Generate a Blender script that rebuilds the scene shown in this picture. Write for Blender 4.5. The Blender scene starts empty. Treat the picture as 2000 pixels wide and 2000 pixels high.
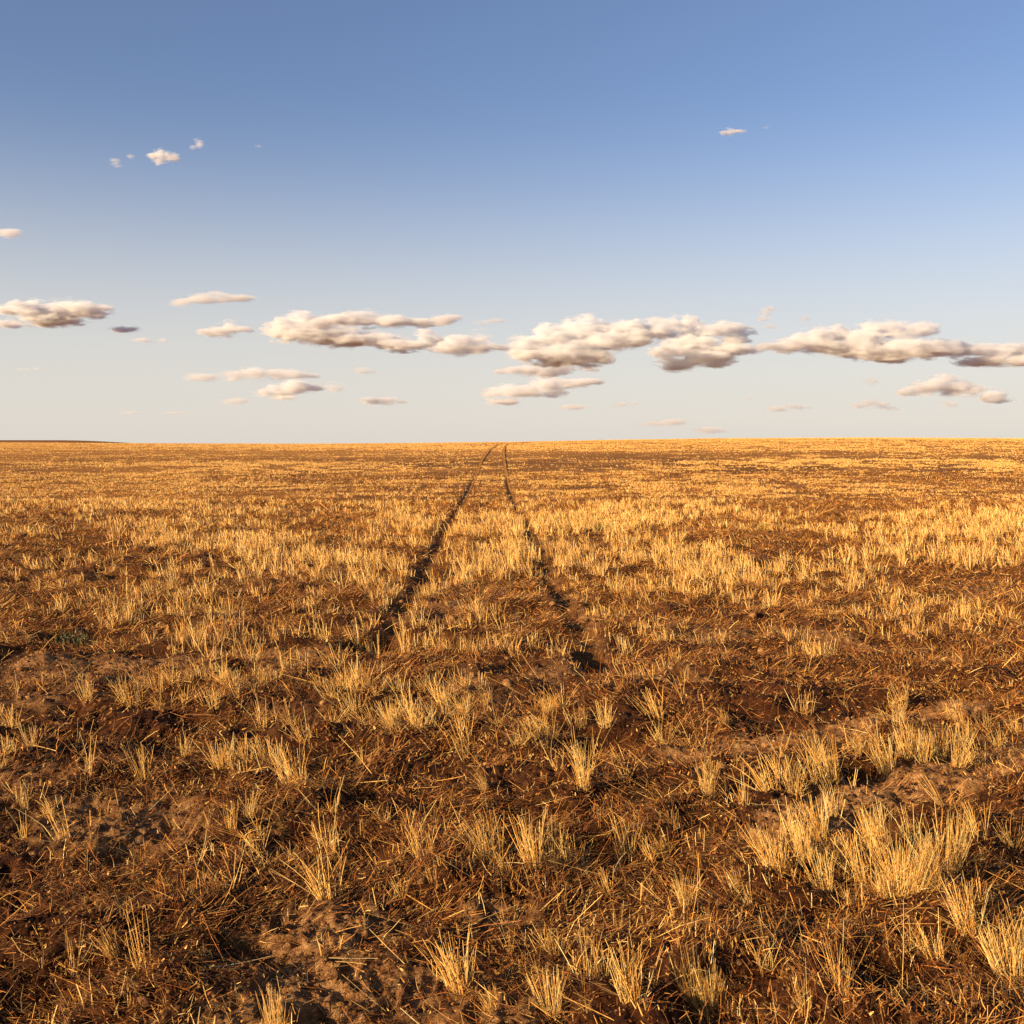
import bpy, math, os
import numpy as np
from mathutils import Vector

QUICK = ''
rng = np.random.default_rng(7)
C = bpy.context.scene.collection

# ------------------------------------------------------------------ camera model (2000 px picture units)
F = 2000.0
EYE_Y = 858.0
TH = math.atan((1000 - EYE_Y) / F)
CAM_H = 1.70
ct, st = math.cos(TH), math.sin(TH)

def project(x, y, z):
    dz = z - CAM_H
    zc = np.maximum(y * ct - dz * st, 1e-3)
    return 1000 + F * x / zc, 1000 - F * (y * st + dz * ct) / zc, zc

# ------------------------------------------------------------------ numpy noise
def _hash(ix, iy, seed):
    h = (ix.astype(np.int64) * 374761393 + iy.astype(np.int64) * 668265263 + seed * 974634777) & 0x7fffffff
    h = ((h ^ (h >> 13)) * 1274126177) & 0x7fffffff
    h = ((h ^ (h >> 16)) * 461845907) & 0x7fffffff
    return (h ^ (h >> 15)) % 1000003 / 1000003.0

def vnoise(x, y, seed=0):
    ix, iy = np.floor(x), np.floor(y)
    fx, fy = x - ix, y - iy
    fx = fx * fx * fx * (fx * (fx * 6 - 15) + 10); fy = fy * fy * fy * (fy * (fy * 6 - 15) + 10)
    a = _hash(ix, iy, seed); b = _hash(ix + 1, iy, seed)
    c = _hash(ix, iy + 1, seed); d = _hash(ix + 1, iy + 1, seed)
    return (a * (1 - fx) + b * fx) * (1 - fy) + (c * (1 - fx) + d * fx) * fy

def fbm(x, y, seed=0, oct=4, gain=.5):
    s = np.zeros_like(x, dtype=float); a = 1.0; t = 0
    for k in range(oct):
        ca, sa = math.cos(k * 1.1 + .4), math.sin(k * 1.1 + .4)
        s += a * vnoise(x * ca - y * sa + 17.3 * k, x * sa + y * ca - 5.1 * k, seed + k); t += a
        a *= gain; x = x * 2.03; y = y * 2.03
    return s / t

def sstep(a, b, x):
    t = np.clip((x - a) / (b - a), 0, 1)
    return t * t * (3 - 2 * t)

# ------------------------------------------------------------------ terrain
_kd = np.array([0, 12, 20, 28, 38, 50, 73, 107, 130, 160, 200, 300, 600, 1500, 4000, 9000.])
_kz = np.array([0, 0, -.02, -.10, -.20, -.18, .25, .74, 1.0, 1.22, .95, -1.5, -10, -40, -110, -200.])
_m = np.gradient(_kz, _kd)
def _profile(d):
    d = np.clip(d, 0, 8999)
    i = np.clip(np.searchsorted(_kd, d, side='right') - 1, 0, len(_kd) - 2)
    h = _kd[i + 1] - _kd[i]; t = (d - _kd[i]) / h
    return ((2*t**3-3*t**2+1)*_kz[i] + (t**3-2*t**2+t)*h*_m[i] + (-2*t**3+3*t**2)*_kz[i+1] + (t**3-t**2)*h*_m[i+1])
_cx = np.array([-3.0, -1.2, -.5, -.35, -.2, -.1, 0, .1, .2, .35, .5, 1.2, 3.0])
_cy = np.array([862, 864, 865.5, 867, 868, 866.5, 864, 860, 857, 855.5, 857, 861, 864.])
def H0(x, y):
    """rolling ground without the fine relief"""
    d = np.hypot(x, y * 1.0)
    yy = np.where(y > .35 * d, y, .35 * d)
    u = np.clip(x / np.maximum(np.abs(y), .3 * d + 1e-6), -3, 3)
    depth = yy
    dz = (864.5 - np.interp(u, _cx, _cy)) * 160 / F
    far_rise = 8.6 * np.exp(-((depth - 520) / 130) ** 2) * sstep(-.16, -.44, u)
    return _profile(depth) + dz * sstep(35, 150, depth) + far_rise

def unproject(px, py):
    px = np.atleast_1d(np.asarray(px, float)); py = np.atleast_1d(np.asarray(py, float))
    dx = (px - 1000) / F; v = (1000 - py) / F
    dy = ct + v * st; dz = -st + v * ct
    t = np.full_like(px, .5); done = np.zeros(px.shape, bool); lo = t.copy()
    for _ in range(900):
        below = (CAM_H + dz * t) < H0(dx * t, dy * t)
        done |= below
        lo = np.where(done, lo, t); t = np.where(done, t, t * 1.008)
    hi = t
    for _ in range(25):
        m = .5 * (lo + hi); below = (CAM_H + dz * m) < H0(dx * m, dy * m)
        hi = np.where(below, m, hi); lo = np.where(below, lo, m)
    return dx * hi, dy * hi

def poly_world(pts):
    p = np.array(pts, float); x, y = unproject(p[:, 0], p[:, 1]); return np.stack([x, y], 1)

def dist_poly(x, y, P):
    """distance to a polyline"""
    best = np.full(np.shape(x), 1e9)
    for a, b in zip(P[:-1], P[1:]):
        d = b - a; L = d @ d
        t = np.clip(((x - a[0]) * d[0] + (y - a[1]) * d[1]) / L, 0, 1)
        best = np.minimum(best, np.hypot(x - a[0] - t * d[0], y - a[1] - t * d[1]))
    return best

TRACK_L = poly_world([(1040, 864.5), (975, 868), (957, 878), (941, 900), (921, 945), (892, 1000), (863, 1050), (838, 1095), (810, 1150), (785, 1195), (752, 1250)])
TRACK_R = poly_world([(1040, 863.2), (996, 866), (986, 872), (984, 884), (985, 900), (993, 950), (1014, 1000), (1039, 1050), (1062, 1100), (1082, 1150), (1110, 1195), (1150, 1240), (1165, 1300)])
# older wheelings crossing the field, bare and pressed flat (polyline, half width in metres)
OLD = [(poly_world([(-60, 1335), (190, 1303), (420, 1280), (600, 1266)]), .16),
       (poly_world([(1450, 1660), (1660, 1560), (1830, 1505), (2050, 1445)]), .20),
       (poly_world([(1330, 1470), (1560, 1425), (1850, 1375), (2050, 1340)]), .14),
       (poly_world([(1500, 1215), (1750, 1180), (2050, 1140)]), .16),
       (poly_world([(380, 2080), (560, 1960), (760, 1890), (960, 1790), (1150, 1730)]), .24),
       (poly_world([(-60, 1560), (200, 1530), (420, 1500)]), .12)]

# soft ellipses in picture units, laid onto the ground: (cx, cy, rx, ry, gain of standing stubble)
DENSE = [(1230,1060,250,42,.55),(1560,1090,420,55,.5),(1850,1040,260,40,.35),(955,1050,85,48,.8),(980,1110,110,50,.7),(900,1150,100,40,.6),
 (1300,1010,260,30,.3),(660,1125,120,50,.75),(480,1080,150,30,.35),(350,1190,120,36,.8),(210,1200,50,36,.9),(60,1200,110,45,.9),
 (590,1262,200,34,1.0),(420,1255,90,30,.8),(850,1215,130,40,.6),(1690,1170,320,40,.5),(1350,1130,160,50,.6),(1820,1230,110,34,.6),
 (1560,1270,130,40,.35),(680,1310,40,34,.6),(480,1510,120,60,.5),(590,1490,60,50,.5),(840,1400,150,45,.55),(1080,1400,70,36,.6),(660,1370,60,40,.4),(205,1360,50,36,.55),
 (60,1420,90,60,.4),(1780,1465,210,45,.9),(1560,1510,120,40,.7),(1730,1640,210,80,1.0),(1500,1670,90,50,.6),
 (1880,1800,130,80,.7),(1560,1340,120,50,.25),(1350,1400,90,50,.25),(350,1040,260,16,.3),(150,990,220,16,.35),(750,965,200,10,.35),
 (1150,875,900,7,.6),(1700,905,400,8,.3),(300,905,300,6,.35),(1500,955,350,16,.4),(1900,1010,180,30,.2),(180,930,200,7,.25),(1210,965,260,8,.3)]
THIN = [(250,1010,300,22,.45),(100,1060,200,18,.55),(1750,988,330,16,.65),(560,1180,140,14,.6),(900,1002,130,10,.6),(1700,935,300,10,.4),(80,925,200,10,.4),(150,1262,170,14,.9),(190,1310,240,26,.9),
 (1000,1290,150,40,.6),(700,1000,90,14,.3),(620,1580,260,60,.5),(560,1800,260,110,.75),(200,1700,260,90,.45),(980,1780,120,40,.6),
 (1400,1540,160,40,.4),(1750,1530,140,22,.9),(1240,1700,90,60,.5),(1130,983,200,9,.6),(1100,905,500,22,.5),(450,880,450,7,.5),(1700,935,300,7,.3)]

def ell(px, py, e):
    q = ((px - e[0]) / e[2]) ** 2 + ((py - e[1]) / e[3]) ** 2
    return sstep(1.5, .35, q)

def bare_field(x, y):
    """0..1 how bare and pressed the soil is (wheelings, scuffed patches)"""
    wob = (vnoise(x * 3, y * 3, 5) - .5) * .12
    b = np.zeros_like(x)
    for P, hw in OLD:
        d = dist_poly(x, y, P) + wob
        brk = sstep(.30, .5, vnoise(x * .8, y * .8, 31))
        b = np.maximum(b, (1 - sstep(hw * .6, hw * 1.4, d)) * brk)
    for P in (TRACK_L, TRACK_R):
        d = dist_poly(x, y, P) + wob * .25
        b = np.maximum(b, .35 * (1 - sstep(.07, .17, d)))
    n = fbm(x * 1.1, y * 1.1, 77, 3)
    b = np.maximum(b, sstep(.64, .76, n) * .6)
    px, py, zc = project(x, y, H0(x, y))
    b = np.maximum(b, ell(px, py, (640, 1840, 190, 90)) * sstep(.30, .55, fbm(x * 2.5, y * 2.5, 12, 3)))
    b = np.maximum(b, ell(px, py, (230, 1600, 200, 60)) * sstep(.40, .6, fbm(x * 2.5, y * 2.5, 13, 3)) * .8)
    b = np.maximum(b, ell(px, py, (980, 1770, 90, 30)) * .8)
    b = np.maximum(b, ell(px, py, (1790, 1515, 150, 28)) * .9)
    b = np.maximum(b, ell(px, py, (1530, 1590, 60, 22)) * .8)
    b = np.maximum(b, ell(px, py, (190, 1310, 240, 26)) * .7)
    return np.clip(b, 0, 1)

PITS = [(748, 1248, .30, .13), (715, 1262, .22, .08), (1068, 1128, .20, .10), (1058, 1105, .16, .07), (1128, 1236, .26, .11), (1168, 1278, .24, .10), (1185, 1300, .2, .07),
        (615, 1985, .10, .08), (1735, 1925, .16, .10), (1690, 1500, .16, .07), (470, 1850, .12, .07), (1180, 1640, .14, .06), (1360, 1600, .14, .05), (150, 1245, .3, .08), (700, 1400, .2, .06), (1190, 1440, .2, .06), (330, 1440, .2, .06), (390, 1520, .16, .05), (1905, 1560, .2, .07), (690, 1560, .14, .05), (250, 1660, .12, .05), (60, 1960, .15, .06), (1500, 1400, .25, .05), (1840, 1330, .3, .06)]
_pw = unproject([p[0] for p in PITS], [p[1] for p in PITS])
def rut_field(x, y):
    r = np.zeros_like(x)
    for P, amp in ((TRACK_L, .042), (TRACK_R, .05)):
        d = dist_poly(x, y, P)
        pass
        amp = amp * (.7 + .5 * vnoise(x * .9, y * .9, 71)) * (1 - .65 * sstep(28, 75, y))
        r += -amp * np.exp(-(d / .080) ** 2) + .015 * np.exp(-((d - .22) / .08) ** 2)
    for X, Y, (_, _, R, D) in zip(_pw[0], _pw[1], PITS):
        q = ((x - X) / R) ** 2 + ((y - Y) / R) ** 2; r -= D * np.exp(-q * q * (.7 + .6 * vnoise(x * 6, y * 6, 44)))
    for P, hw in OLD:
        d = dist_poly(x, y, P); r += -.022 * np.exp(-(d / (hw * 1.1)) ** 2)
    return r

def H(x, y, bare=None):
    d = np.hypot(x, y)
    z = H0(x, y)
    near = d < 60
    if np.any(near):
        xn, yn, dn = x[near], y[near], d[near]
        bn = bare_field(xn, yn) if bare is None else bare[near]
        def fade(w): return np.clip((w * 90 - dn) / (w * 45), 0, 1)       # relief finer than the mesh fades out
        r = (fbm(xn * .7, yn * .7, 3, 3) - .5) * .10 * sstep(60, 30, dn)
        r += (vnoise(xn * 3.1, yn * 3.1, 9) - .5) * .105 * fade(.5) * (1 - .6 * bn)
        r += (vnoise(xn * 7.3, yn * 7.3, 10) - .5) * .055 * fade(.3) * (1 - .35 * bn)
        c = vnoise(xn * 19, yn * 19, 11); r += (np.abs(c - .5) * 2) * -.032 * fade(.16) * (1 - .1 * bn)
        c = vnoise(xn * 41, yn * 41, 14); r += (c - .5) * .013 * fade(.08) * (1 + .5 * bn)
        pit = sstep(.64, .74, vnoise(xn * 10.5, yn * 8, 21)); r -= pit * .02 * fade(.25) * bn
        r += rut_field(xn, yn) * sstep(60, 45, dn)
        z = z.copy(); z[near] += r
    return z

def stub_field(x, y):
    """0..1 cover of standing stubble"""
    px, py, zc = project(x, y, H0(x, y))
    v = np.interp(py, [862, 874, 880, 900, 960, 985, 1010, 1100, 1180, 1240, 1320, 1500, 2000],
                      [.75, .80, .32, .30, .27, .22, .18, .26, .25, .24, .20, .14, .10])
    for e in DENSE: v = v + 1.12 * e[4] * ell(px, py, e)
    for e in THIN: v = v * (1 - e[4] * ell(px, py, e))
    n1 = fbm(x * .10 + 3, y * .16, 40, 4); n2 = fbm(x * .9, y * .9, 50, 3); n3 = vnoise(x * 3.3, y * 3.3, 60)
    v = v * (.35 + 1.35 * sstep(.34, .64, n1)) * (.05 + 1.95 * sstep(.40, .62, n2)) * (.25 + 1.5 * sstep(.25, .75, n3))
    for P in (TRACK_L, TRACK_R):
        k = .95 - .1 * sstep(22, 32, y)
        v = v * (1 - k * (1 - sstep(.07, .20, dist_poly(x, y, P) * (1 - .3 * sstep(40, 100, y)) + (n3 - .5) * .04)))
    for P, hw in OLD:
        v = v * (.2 + .8 * sstep(hw * .8, hw * 1.5, dist_poly(x, y, P)))
    return np.clip(v, 0, 1.2)

# ------------------------------------------------------------------ mesh helpers
def tag(o, label=None, cat=None, group=None, kind=None):
    if label: o['label'] = label
    if cat: o['category'] = cat
    if group: o['group'] = group
    if kind: o['kind'] = kind
    return o

def mesh_np(name, co, quads, mat, col=None, smooth=False, tris=None):
    me = bpy.data.meshes.new(name)
    nq = len(quads); nt = 0 if tris is None else len(tris)
    me.vertices.add(len(co)); me.vertices.foreach_set('co', np.asarray(co, np.float32).ravel())
    idx = np.asarray(quads, np.int32).ravel()
    if nt: idx = np.concatenate([idx, np.asarray(tris, np.int32).ravel()])
    me.loops.add(len(idx)); me.loops.foreach_set('vertex_index', idx)
    me.polygons.add(nq + nt)
    ls = np.arange(nq) * 4
    if nt: ls = np.concatenate([ls, nq * 4 + np.arange(nt) * 3])
    me.polygons.foreach_set('loop_start', ls.astype(np.int32))
    if smooth: me.polygons.foreach_set('use_smooth', np.ones(nq + nt, bool))
    if col is not None:
        for an, v in col.items():
            if v.ndim == 2:
                a = me.attributes.new(an, 'FLOAT_COLOR', 'POINT'); a.data.foreach_set('color', np.asarray(v, np.float32).ravel())
            else:
                a = me.attributes.new(an, 'FLOAT', 'POINT'); a.data.foreach_set('value', np.asarray(v, np.float32))
    me.update(calc_edges=True); me.materials.append(mat)
    return me

def link(name, me):
    o = bpy.data.objects.new(name, me); C.objects.link(o); return o

def stalks(p, tilt_az, tilt, L, w, bend, bend_az, col, sides=0, segs=3, face=None, taper=.65):
    """curved ribbons (sides=0) or thin tubes (sides=3); p (n,3)"""
    n = len(p); k = segs + 1
    d = np.stack([np.sin(tilt) * np.cos(tilt_az), np.sin(tilt) * np.sin(tilt_az), np.cos(tilt)], 1)
    b = np.stack([np.cos(bend_az), np.sin(bend_az), -.25 * np.ones(n)], 1)
    s = np.linspace(0, 1, k)
    c = p[:, None, :] + d[:, None, :] * (L[:, None] * s)[:, :, None] + b[:, None, :] * ((bend * L)[:, None] * s ** 2)[:, :, None]
    ww = w[:, None] * (1 - (1 - taper) * s ** 2)
    colv = lambda m: np.repeat(col, m, axis=0)
    if sides == 0:
        fa = rng.uniform(0, math.pi, n) if face is None else face
        h = np.stack([np.cos(fa), np.sin(fa), np.zeros(n)], 1)
        h = h - d * np.sum(h * d, 1)[:, None]; h /= np.linalg.norm(h, axis=1)[:, None] + 1e-9
        a = c - h[:, None, :] * ww[:, :, None] * .5; e = c + h[:, None, :] * ww[:, :, None] * .5
        co = np.stack([a, e], 2).reshape(-1, 3)
        base = (np.arange(n) * k * 2)[:, None]; r = (np.arange(segs) * 2)[None, :]; o = base + r
        q = np.stack([o, o + 1, o + 3, o + 2], 2).reshape(-1, 4)
        return co, q, colv(k * 2)
    ref = np.tile([0.13, .05, 1.0], (n, 1)); ref[np.abs(d[:, 2]) > .9] = [1, 0, 0]
    u = np.cross(d, ref); u /= np.linalg.norm(u, axis=1)[:, None]; v = np.cross(d, u)
    ang = np.arange(sides) * 2 * math.pi / sides
    ring = (u[:, None, :] * np.cos(ang)[None, :, None] + v[:, None, :] * np.sin(ang)[None, :, None])
    co = (c[:, :, None, :] + ring[:, None, :, :] * ww[:, :, None, None] * .5).reshape(-1, 3)
    base = (np.arange(n) * k * sides)[:, None, None]; r = (np.arange(segs) * sides)[None, :, None]
    j = np.arange(sides)[None, None, :]; j2 = (j + 1) % sides
    q = np.stack([base + r + j, base + r + j2, base + r + sides + j2, base + r + sides + j], 3).reshape(-1, 4)
    return co, q, colv(k * sides)

def merge(parts):
    cos, qs, cl, off = [], [], [], 0
    for co, q, c in parts:
        cos.append(co); qs.append(q + off); cl.append(c); off += len(co)
    return np.concatenate(cos), np.concatenate(qs), np.concatenate(cl)

STRAW = np.array([[.90, .56, .18], [.86, .47, .115], [.72, .34, .065], [.94, .68, .29], [.58, .24, .04]])
def straw_col(n, dark=0.0):
    i = rng.choice(5, n, p=[.34, .28, .18, .12, .08]); c = STRAW[i] * rng.uniform(.8, 1.12, (n, 1))
    c = c * (1 - dark * rng.uniform(0, 1, (n, 1)))
    return np.concatenate([np.clip(c, 0, .9), np.ones((n, 1))], 1)
LITTER = np.array([[.56, .24, .045], [.40, .13, .02], [.76, .41, .10], [.18, .055, .010], [.90, .60, .21]])
def litter_col(n):
    i = rng.choice(5, n, p=[.27, .29, .14, .20, .10]); c = LITTER[i] * rng.uniform(.32, .95, (n, 1)) * [1.08, 1.0, .86]
    return np.concatenate([np.clip(c, 0, .9), np.ones((n, 1))], 1)

# ------------------------------------------------------------------ materials
def mat(name):
    m = bpy.data.materials.new(name); m.use_nodes = True
    nt = m.node_tree; nt.nodes.clear(); out = nt.nodes.new('ShaderNodeOutputMaterial')
    return m, nt, out
def N(nt, t, **kw):
    n = nt.nodes.new(t)
    for k, v in kw.items():
        if k.startswith('i_'): n.inputs[int(k[2:])].default_value = v
        else: setattr(n, k, v)
    return n

def straw_material(name, rough=.62, trans=.18, amp=.10):
    m, nt, out = mat(name); L = nt.links
    at = N(nt, 'ShaderNodeAttribute', attribute_name='tint')
    geo = N(nt, 'ShaderNodeNewGeometry')
    nz = N(nt, 'ShaderNodeTexNoise'); nz.inputs['Scale'].default_value = 40; nz.inputs['Detail'].default_value = 3
    L.new(geo.outputs['Position'], nz.inputs['Vector'])
    mr = N(nt, 'ShaderNodeMapRange'); mr.inputs['To Min'].default_value = 1 - amp * 2.2; mr.inputs['To Max'].default_value = 1 + amp
    mr.inputs['From Min'].default_value = .3; mr.inputs['From Max'].default_value = .7
    L.new(nz.outputs['Fac'], mr.inputs['Value'])
    vm = N(nt, 'ShaderNodeVectorMath', operation='SCALE'); L.new(at.outputs['Color'], vm.inputs[0]); L.new(mr.outputs['Result'], vm.inputs['Scale'])
    p = N(nt, 'ShaderNodeBsdfPrincipled'); p.inputs['Roughness'].default_value = rough
    p.inputs['Specular IOR Level'].default_value = .35
    L.new(vm.outputs[0], p.inputs['Base Color'])
    tr = N(nt, 'ShaderNodeBsdfTranslucent'); L.new(vm.outputs[0], tr.inputs['Color'])
    mx = N(nt, 'ShaderNodeMixShader', i_0=trans); L.new(p.outputs[0], mx.inputs[1]); L.new(tr.outputs[0], mx.inputs[2])
    L.new(mx.outputs[0], out.inputs['Surface'])
    return m
M_STRAW = straw_material('dry_straw')
M_LITTER = straw_material('straw_litter', .75, .05, .2)
M_LEAF = straw_material('weed_leaf', .55, .2, .15)

def ground_material():
    m, nt, out = mat('field_soil'); L = nt.links
    geo = N(nt, 'ShaderNodeNewGeometry'); pos = geo.outputs['Position']
    bare = N(nt, 'ShaderNodeAttribute', attribute_name='bare'); cover = N(nt, 'ShaderNodeAttribute', attribute_name='cover')
    def noise(scale, detail=4, rough=.6, sx=1):
        mp = N(nt, 'ShaderNodeMapping'); mp.inputs['Scale'].default_value = (sx, 1, 1); L.new(pos, mp.inputs['Vector'])
        n = N(nt, 'ShaderNodeTexNoise'); n.inputs['Scale'].default_value = scale; n.inputs['Detail'].default_value = detail
        n.inputs['Roughness'].default_value = rough; L.new(mp.outputs[0], n.inputs['Vector']); return n.outputs['Fac']
    def ramp(fac, stops):
        r = N(nt, 'ShaderNodeValToRGB'); e = r.color_ramp.elements
        while len(e) < len(stops): e.new(.5)
        for k, (p_, c_) in enumerate(stops): e[k].position = p_; e[k].color = (*c_, 1)
        L.new(fac, r.inputs[0]); return r.outputs[0]
    def mix(fac, a, b):
        n = N(nt, 'ShaderNodeMix', data_type='RGBA')
        if isinstance(fac, float): n.inputs[0].default_value = fac
        else: L.new(fac, n.inputs[0])
        L.new(a, n.inputs[6]); L.new(b, n.inputs[7]); return n.outputs[2]
    soil = ramp(noise(9, 6, .7), [(.30, (.022, .006, .002)), (.5, (.060, .019, .005)), (.72, (.15, .056, .016))])
    dirt = ramp(noise(22, 5, .65), [(.32, (.07, .026, .008)), (.5, (.30, .145, .055)), (.68, (.54, .31, .13))])
    base = mix(bare.outputs['Fac'], soil, dirt)
    straw = ramp(noise(30, 4, .75), [(.3, (.26, .085, .012)), (.5, (.54, .225, .038)), (.7, (.84, .46, .11))])
    base = mix(cover.outputs['Fac'], base, straw)
    patch = ramp(noise(.12, 4, .6), [(.35, (.78, .74, .70)), (.65, (1.12, 1.12, 1.1))])
    mul = N(nt, 'ShaderNodeMix', data_type='RGBA', blend_type='MULTIPLY'); mul.inputs[0].default_value = 1
    L.new(base, mul.inputs[6]); L.new(patch, mul.inputs[7])
    p = N(nt, 'ShaderNodeBsdfPrincipled'); p.inputs['Roughness'].default_value = .95; p.inputs['Specular IOR Level'].default_value = .12
    L.new(mul.outputs[2], p.inputs['Base Color'])
    b1 = N(nt, 'ShaderNodeBump'); b1.inputs['Strength'].default_value = 1; b1.inputs['Distance'].default_value = .02
    L.new(noise(28, 6, .7), b1.inputs['Height'])
    b2 = N(nt, 'ShaderNodeBump'); b2.inputs['Strength'].default_value = .8; b2.inputs['Distance'].default_value = .008
    L.new(noise(120, 4, .7), b2.inputs['Height']); L.new(b1.outputs[0], b2.inputs['Normal'])
    L.new(b2.outputs[0], p.inputs['Normal']); L.new(p.outputs[0], out.inputs['Surface'])
    return m
M_SOIL = ground_material()

# ------------------------------------------------------------------ ground sheet: rings round the viewpoint, fine where it is near and seen
half = math.radians(34)
naz = 420 if not QUICK else 200
az_f = np.linspace(-half, half, naz)
az_c = np.linspace(half, 2 * math.pi - half, 90)[1:-1]
az = np.concatenate([az_f, az_c]); na = len(az)
r = [1.2]
while r[-1] < 40000:
    s = .0034 if r[-1] < 8 else (.0045 if r[-1] < 60 else (.01 if r[-1] < 300 else .06))
    if r[-1] < 2.2: s = .02
    if QUICK: s *= 2
    r.append(r[-1] * (1 + s))
r = np.array([0.05] + r); nr = len(r)
R_, A_ = np.meshgrid(r, az, indexing='ij')
gx, gy = (R_ * np.sin(A_)).ravel(), (R_ * np.cos(A_)).ravel()
gb = np.zeros_like(gx); nm = np.hypot(gx, gy) < 60; gb[nm] = bare_field(gx[nm], gy[nm])
gz = H(gx, gy, gb)
ii, jj = np.meshgrid(np.arange(nr - 1), np.arange(na), indexing='ij'); j2 = (jj + 1) % na
quads = np.stack([ii * na + jj, (ii + 1) * na + jj, (ii + 1) * na + j2, ii * na + j2], 2).reshape(-1, 4)
gd = np.hypot(gx, gy)
cov = sstep(7, 26, gd) * (.55 + .45 * sstep(.4, .62, fbm(gx * .25, gy * .25, 91, 3))) * (1 - .85 * gb)
sf = np.zeros_like(gx); m_ = (gd > 6) & (gd < 400) & (gy > 1); sf[m_] = stub_field(gx[m_], gy[m_])
cov = cov * (.5 + .5 * np.clip(sf * 2.2, 0, 1))
cov = np.maximum(cov, sstep(45, 100, gd) * (.72 + .28 * np.clip(sf * 1.6, 0, 1))) * (1 - .55 * sstep(230, 330, gd))
g = link('ground', mesh_np('ground', np.stack([gx, gy, gz], 1), quads, M_SOIL, {'bare': gb, 'cover': cov}, smooth=True))
tag(g, 'brown field soil rising to a low crest at the horizon', None, None, 'structure')

# ------------------------------------------------------------------ wheel tracks: pressed strips lying in the ruts
def track(P, label):
    seg = [P[0]]
    for a, b in zip(P[:-1], P[1:]):
        n = max(2, int(np.hypot(*(b - a)) / max(.08, np.hypot(*a) * .006)))
        for t in np.linspace(0, 1, n + 1)[1:]: seg.append(a + (b - a) * t)
    S = np.array(seg)
    for _ in range(60): S[1:-1] = .25 * S[:-2] + .5 * S[1:-1] + .25 * S[2:]
    T = np.gradient(S, axis=0); T /= np.linalg.norm(T, axis=1)[:, None]; Nn = np.stack([-T[:, 1], T[:, 0]], 1)
    s = np.cumsum(np.r_[0, np.hypot(*np.diff(S, axis=0).T)])
    k = 7; V = []
    for j in range(k):
        t = j / (k - 1) * 2 - 1
        wv = .06 + .04 * vnoise(s * 2.2, s * 0 + (3 if t < 0 else 8), 5)
        V.append(S + Nn * (t * wv)[:, None])
    V = np.stack(V, 1).reshape(-1, 2)
    d = np.hypot(V[:, 0], V[:, 1])
    z = H(V[:, 0], V[:, 1]) + .004 + np.maximum(d - 25, 0) * .0006
    n = len(S); a = (np.arange(n - 1) * k)[:, None] + np.arange(k - 1)[None, :]
    q = np.stack([a, a + 1, a + k + 1, a + k], 2).reshape(-1, 4)
    o = link('wheel_track', mesh_np('wheel_track', np.c_[V, z], q, M_SOIL, {'bare': np.full(len(V), .12), 'cover': (.08 + .75 * sstep(20, 70, d)) if 'right' in label else (.10 + .70 * sstep(20, 60, d))}, smooth=True))
    tag(o, label, None, 'pair of wheel tracks running to the horizon', 'structure')
track(TRACK_L, 'dark wheel track leaning right as it climbs to the crest')
track(TRACK_R, 'dark wheel track starting at the pit in the litter and climbing straight to the crest')

# ------------------------------------------------------------------ tufts
LEAN = math.radians(160)           # prevailing wind lean of the stubble
def tuft_geo(n, rad, h, w, spread=.28, lean=.20, sides=0, segs=3, leaves=.3, droop=0.0):
    a = rng.uniform(0, 2 * math.pi, n); rr = rad * np.sqrt(rng.uniform(0, 1, n))
    p = np.stack([rr * np.cos(a), rr * np.sin(a) * .8, np.full(n, -.01)], 1)
    tx = np.cos(a) * rr / max(rad, 1e-4) * spread + math.cos(LEAN) * lean + rng.normal(0, .10, n)
    ty = np.sin(a) * rr / max(rad, 1e-4) * spread + math.sin(LEAN) * lean + rng.normal(0, .10, n)
    wild = rng.uniform(0, 1, n) < .16
    tx[wild] += rng.normal(0, .5, wild.sum()); ty[wild] += rng.normal(0, .5, wild.sum())
    L = h * np.clip(rng.beta(3.2, 1.8, n) * 1.35, .25, 1.15)
    out = [stalks(p, np.arctan2(ty, tx), np.hypot(tx, ty), L, w * rng.uniform(.6, 1.35, n), rng.normal(0, .20, n) + droop, rng.uniform(0, 6.28, n), straw_col(n), sides, segs)]
    m = int(n * leaves)
    if m:
        i = rng.integers(0, n, m); s = rng.uniform(.0, .75, m) ** 2
        d = np.stack([np.sin(np.hypot(tx, ty)) * np.cos(np.arctan2(ty, tx)), np.sin(np.hypot(tx, ty)) * np.sin(np.arctan2(ty, tx)), np.cos(np.hypot(tx, ty))], 1)[i]
        pp = p[i] + d * (L[i] * s)[:, None]
        out.append(stalks(pp, rng.uniform(0, 6.28, m), rng.uniform(.3, 1.15, m), h * rng.uniform(.10, .45, m), w * rng.uniform(.5, 1.3, m), rng.uniform(.1, .9, m), rng.uniform(0, 6.28, m), straw_col(m, .18), 0, 3, taper=.2))
    return merge(out)

# variants by class, shared between individual tufts: all one metre tall, scaled at placement
def variant(n, rad_ratio, thick, **k):
    co, q, c = tuft_geo(n, rad_ratio, 1.0, thick, sides=3, segs=4, **k)
    return mesh_np('grass_tuft', co, q, M_STRAW, {'tint': c})
VAR = {'dense': [variant(rng.integers(50, 80), rng.uniform(.24, .36), .017, spread=rng.uniform(.2, .4), leaves=1.5) for _ in range(9)],
       'mid':   [variant(rng.integers(22, 38), rng.uniform(.22, .36), .018, spread=rng.uniform(.25, .5), leaves=1.5) for _ in range(12)],
       'sparse':[variant(rng.integers(8, 15), rng.uniform(.15, .35), .018, spread=rng.uniform(.3, .7), leaves=1.8) for _ in range(12)],
       'wisp':  [variant(rng.integers(2, 6), .08, .018, spread=.35, leaves=1.8, droop=.15) for _ in range(10)]}

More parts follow.
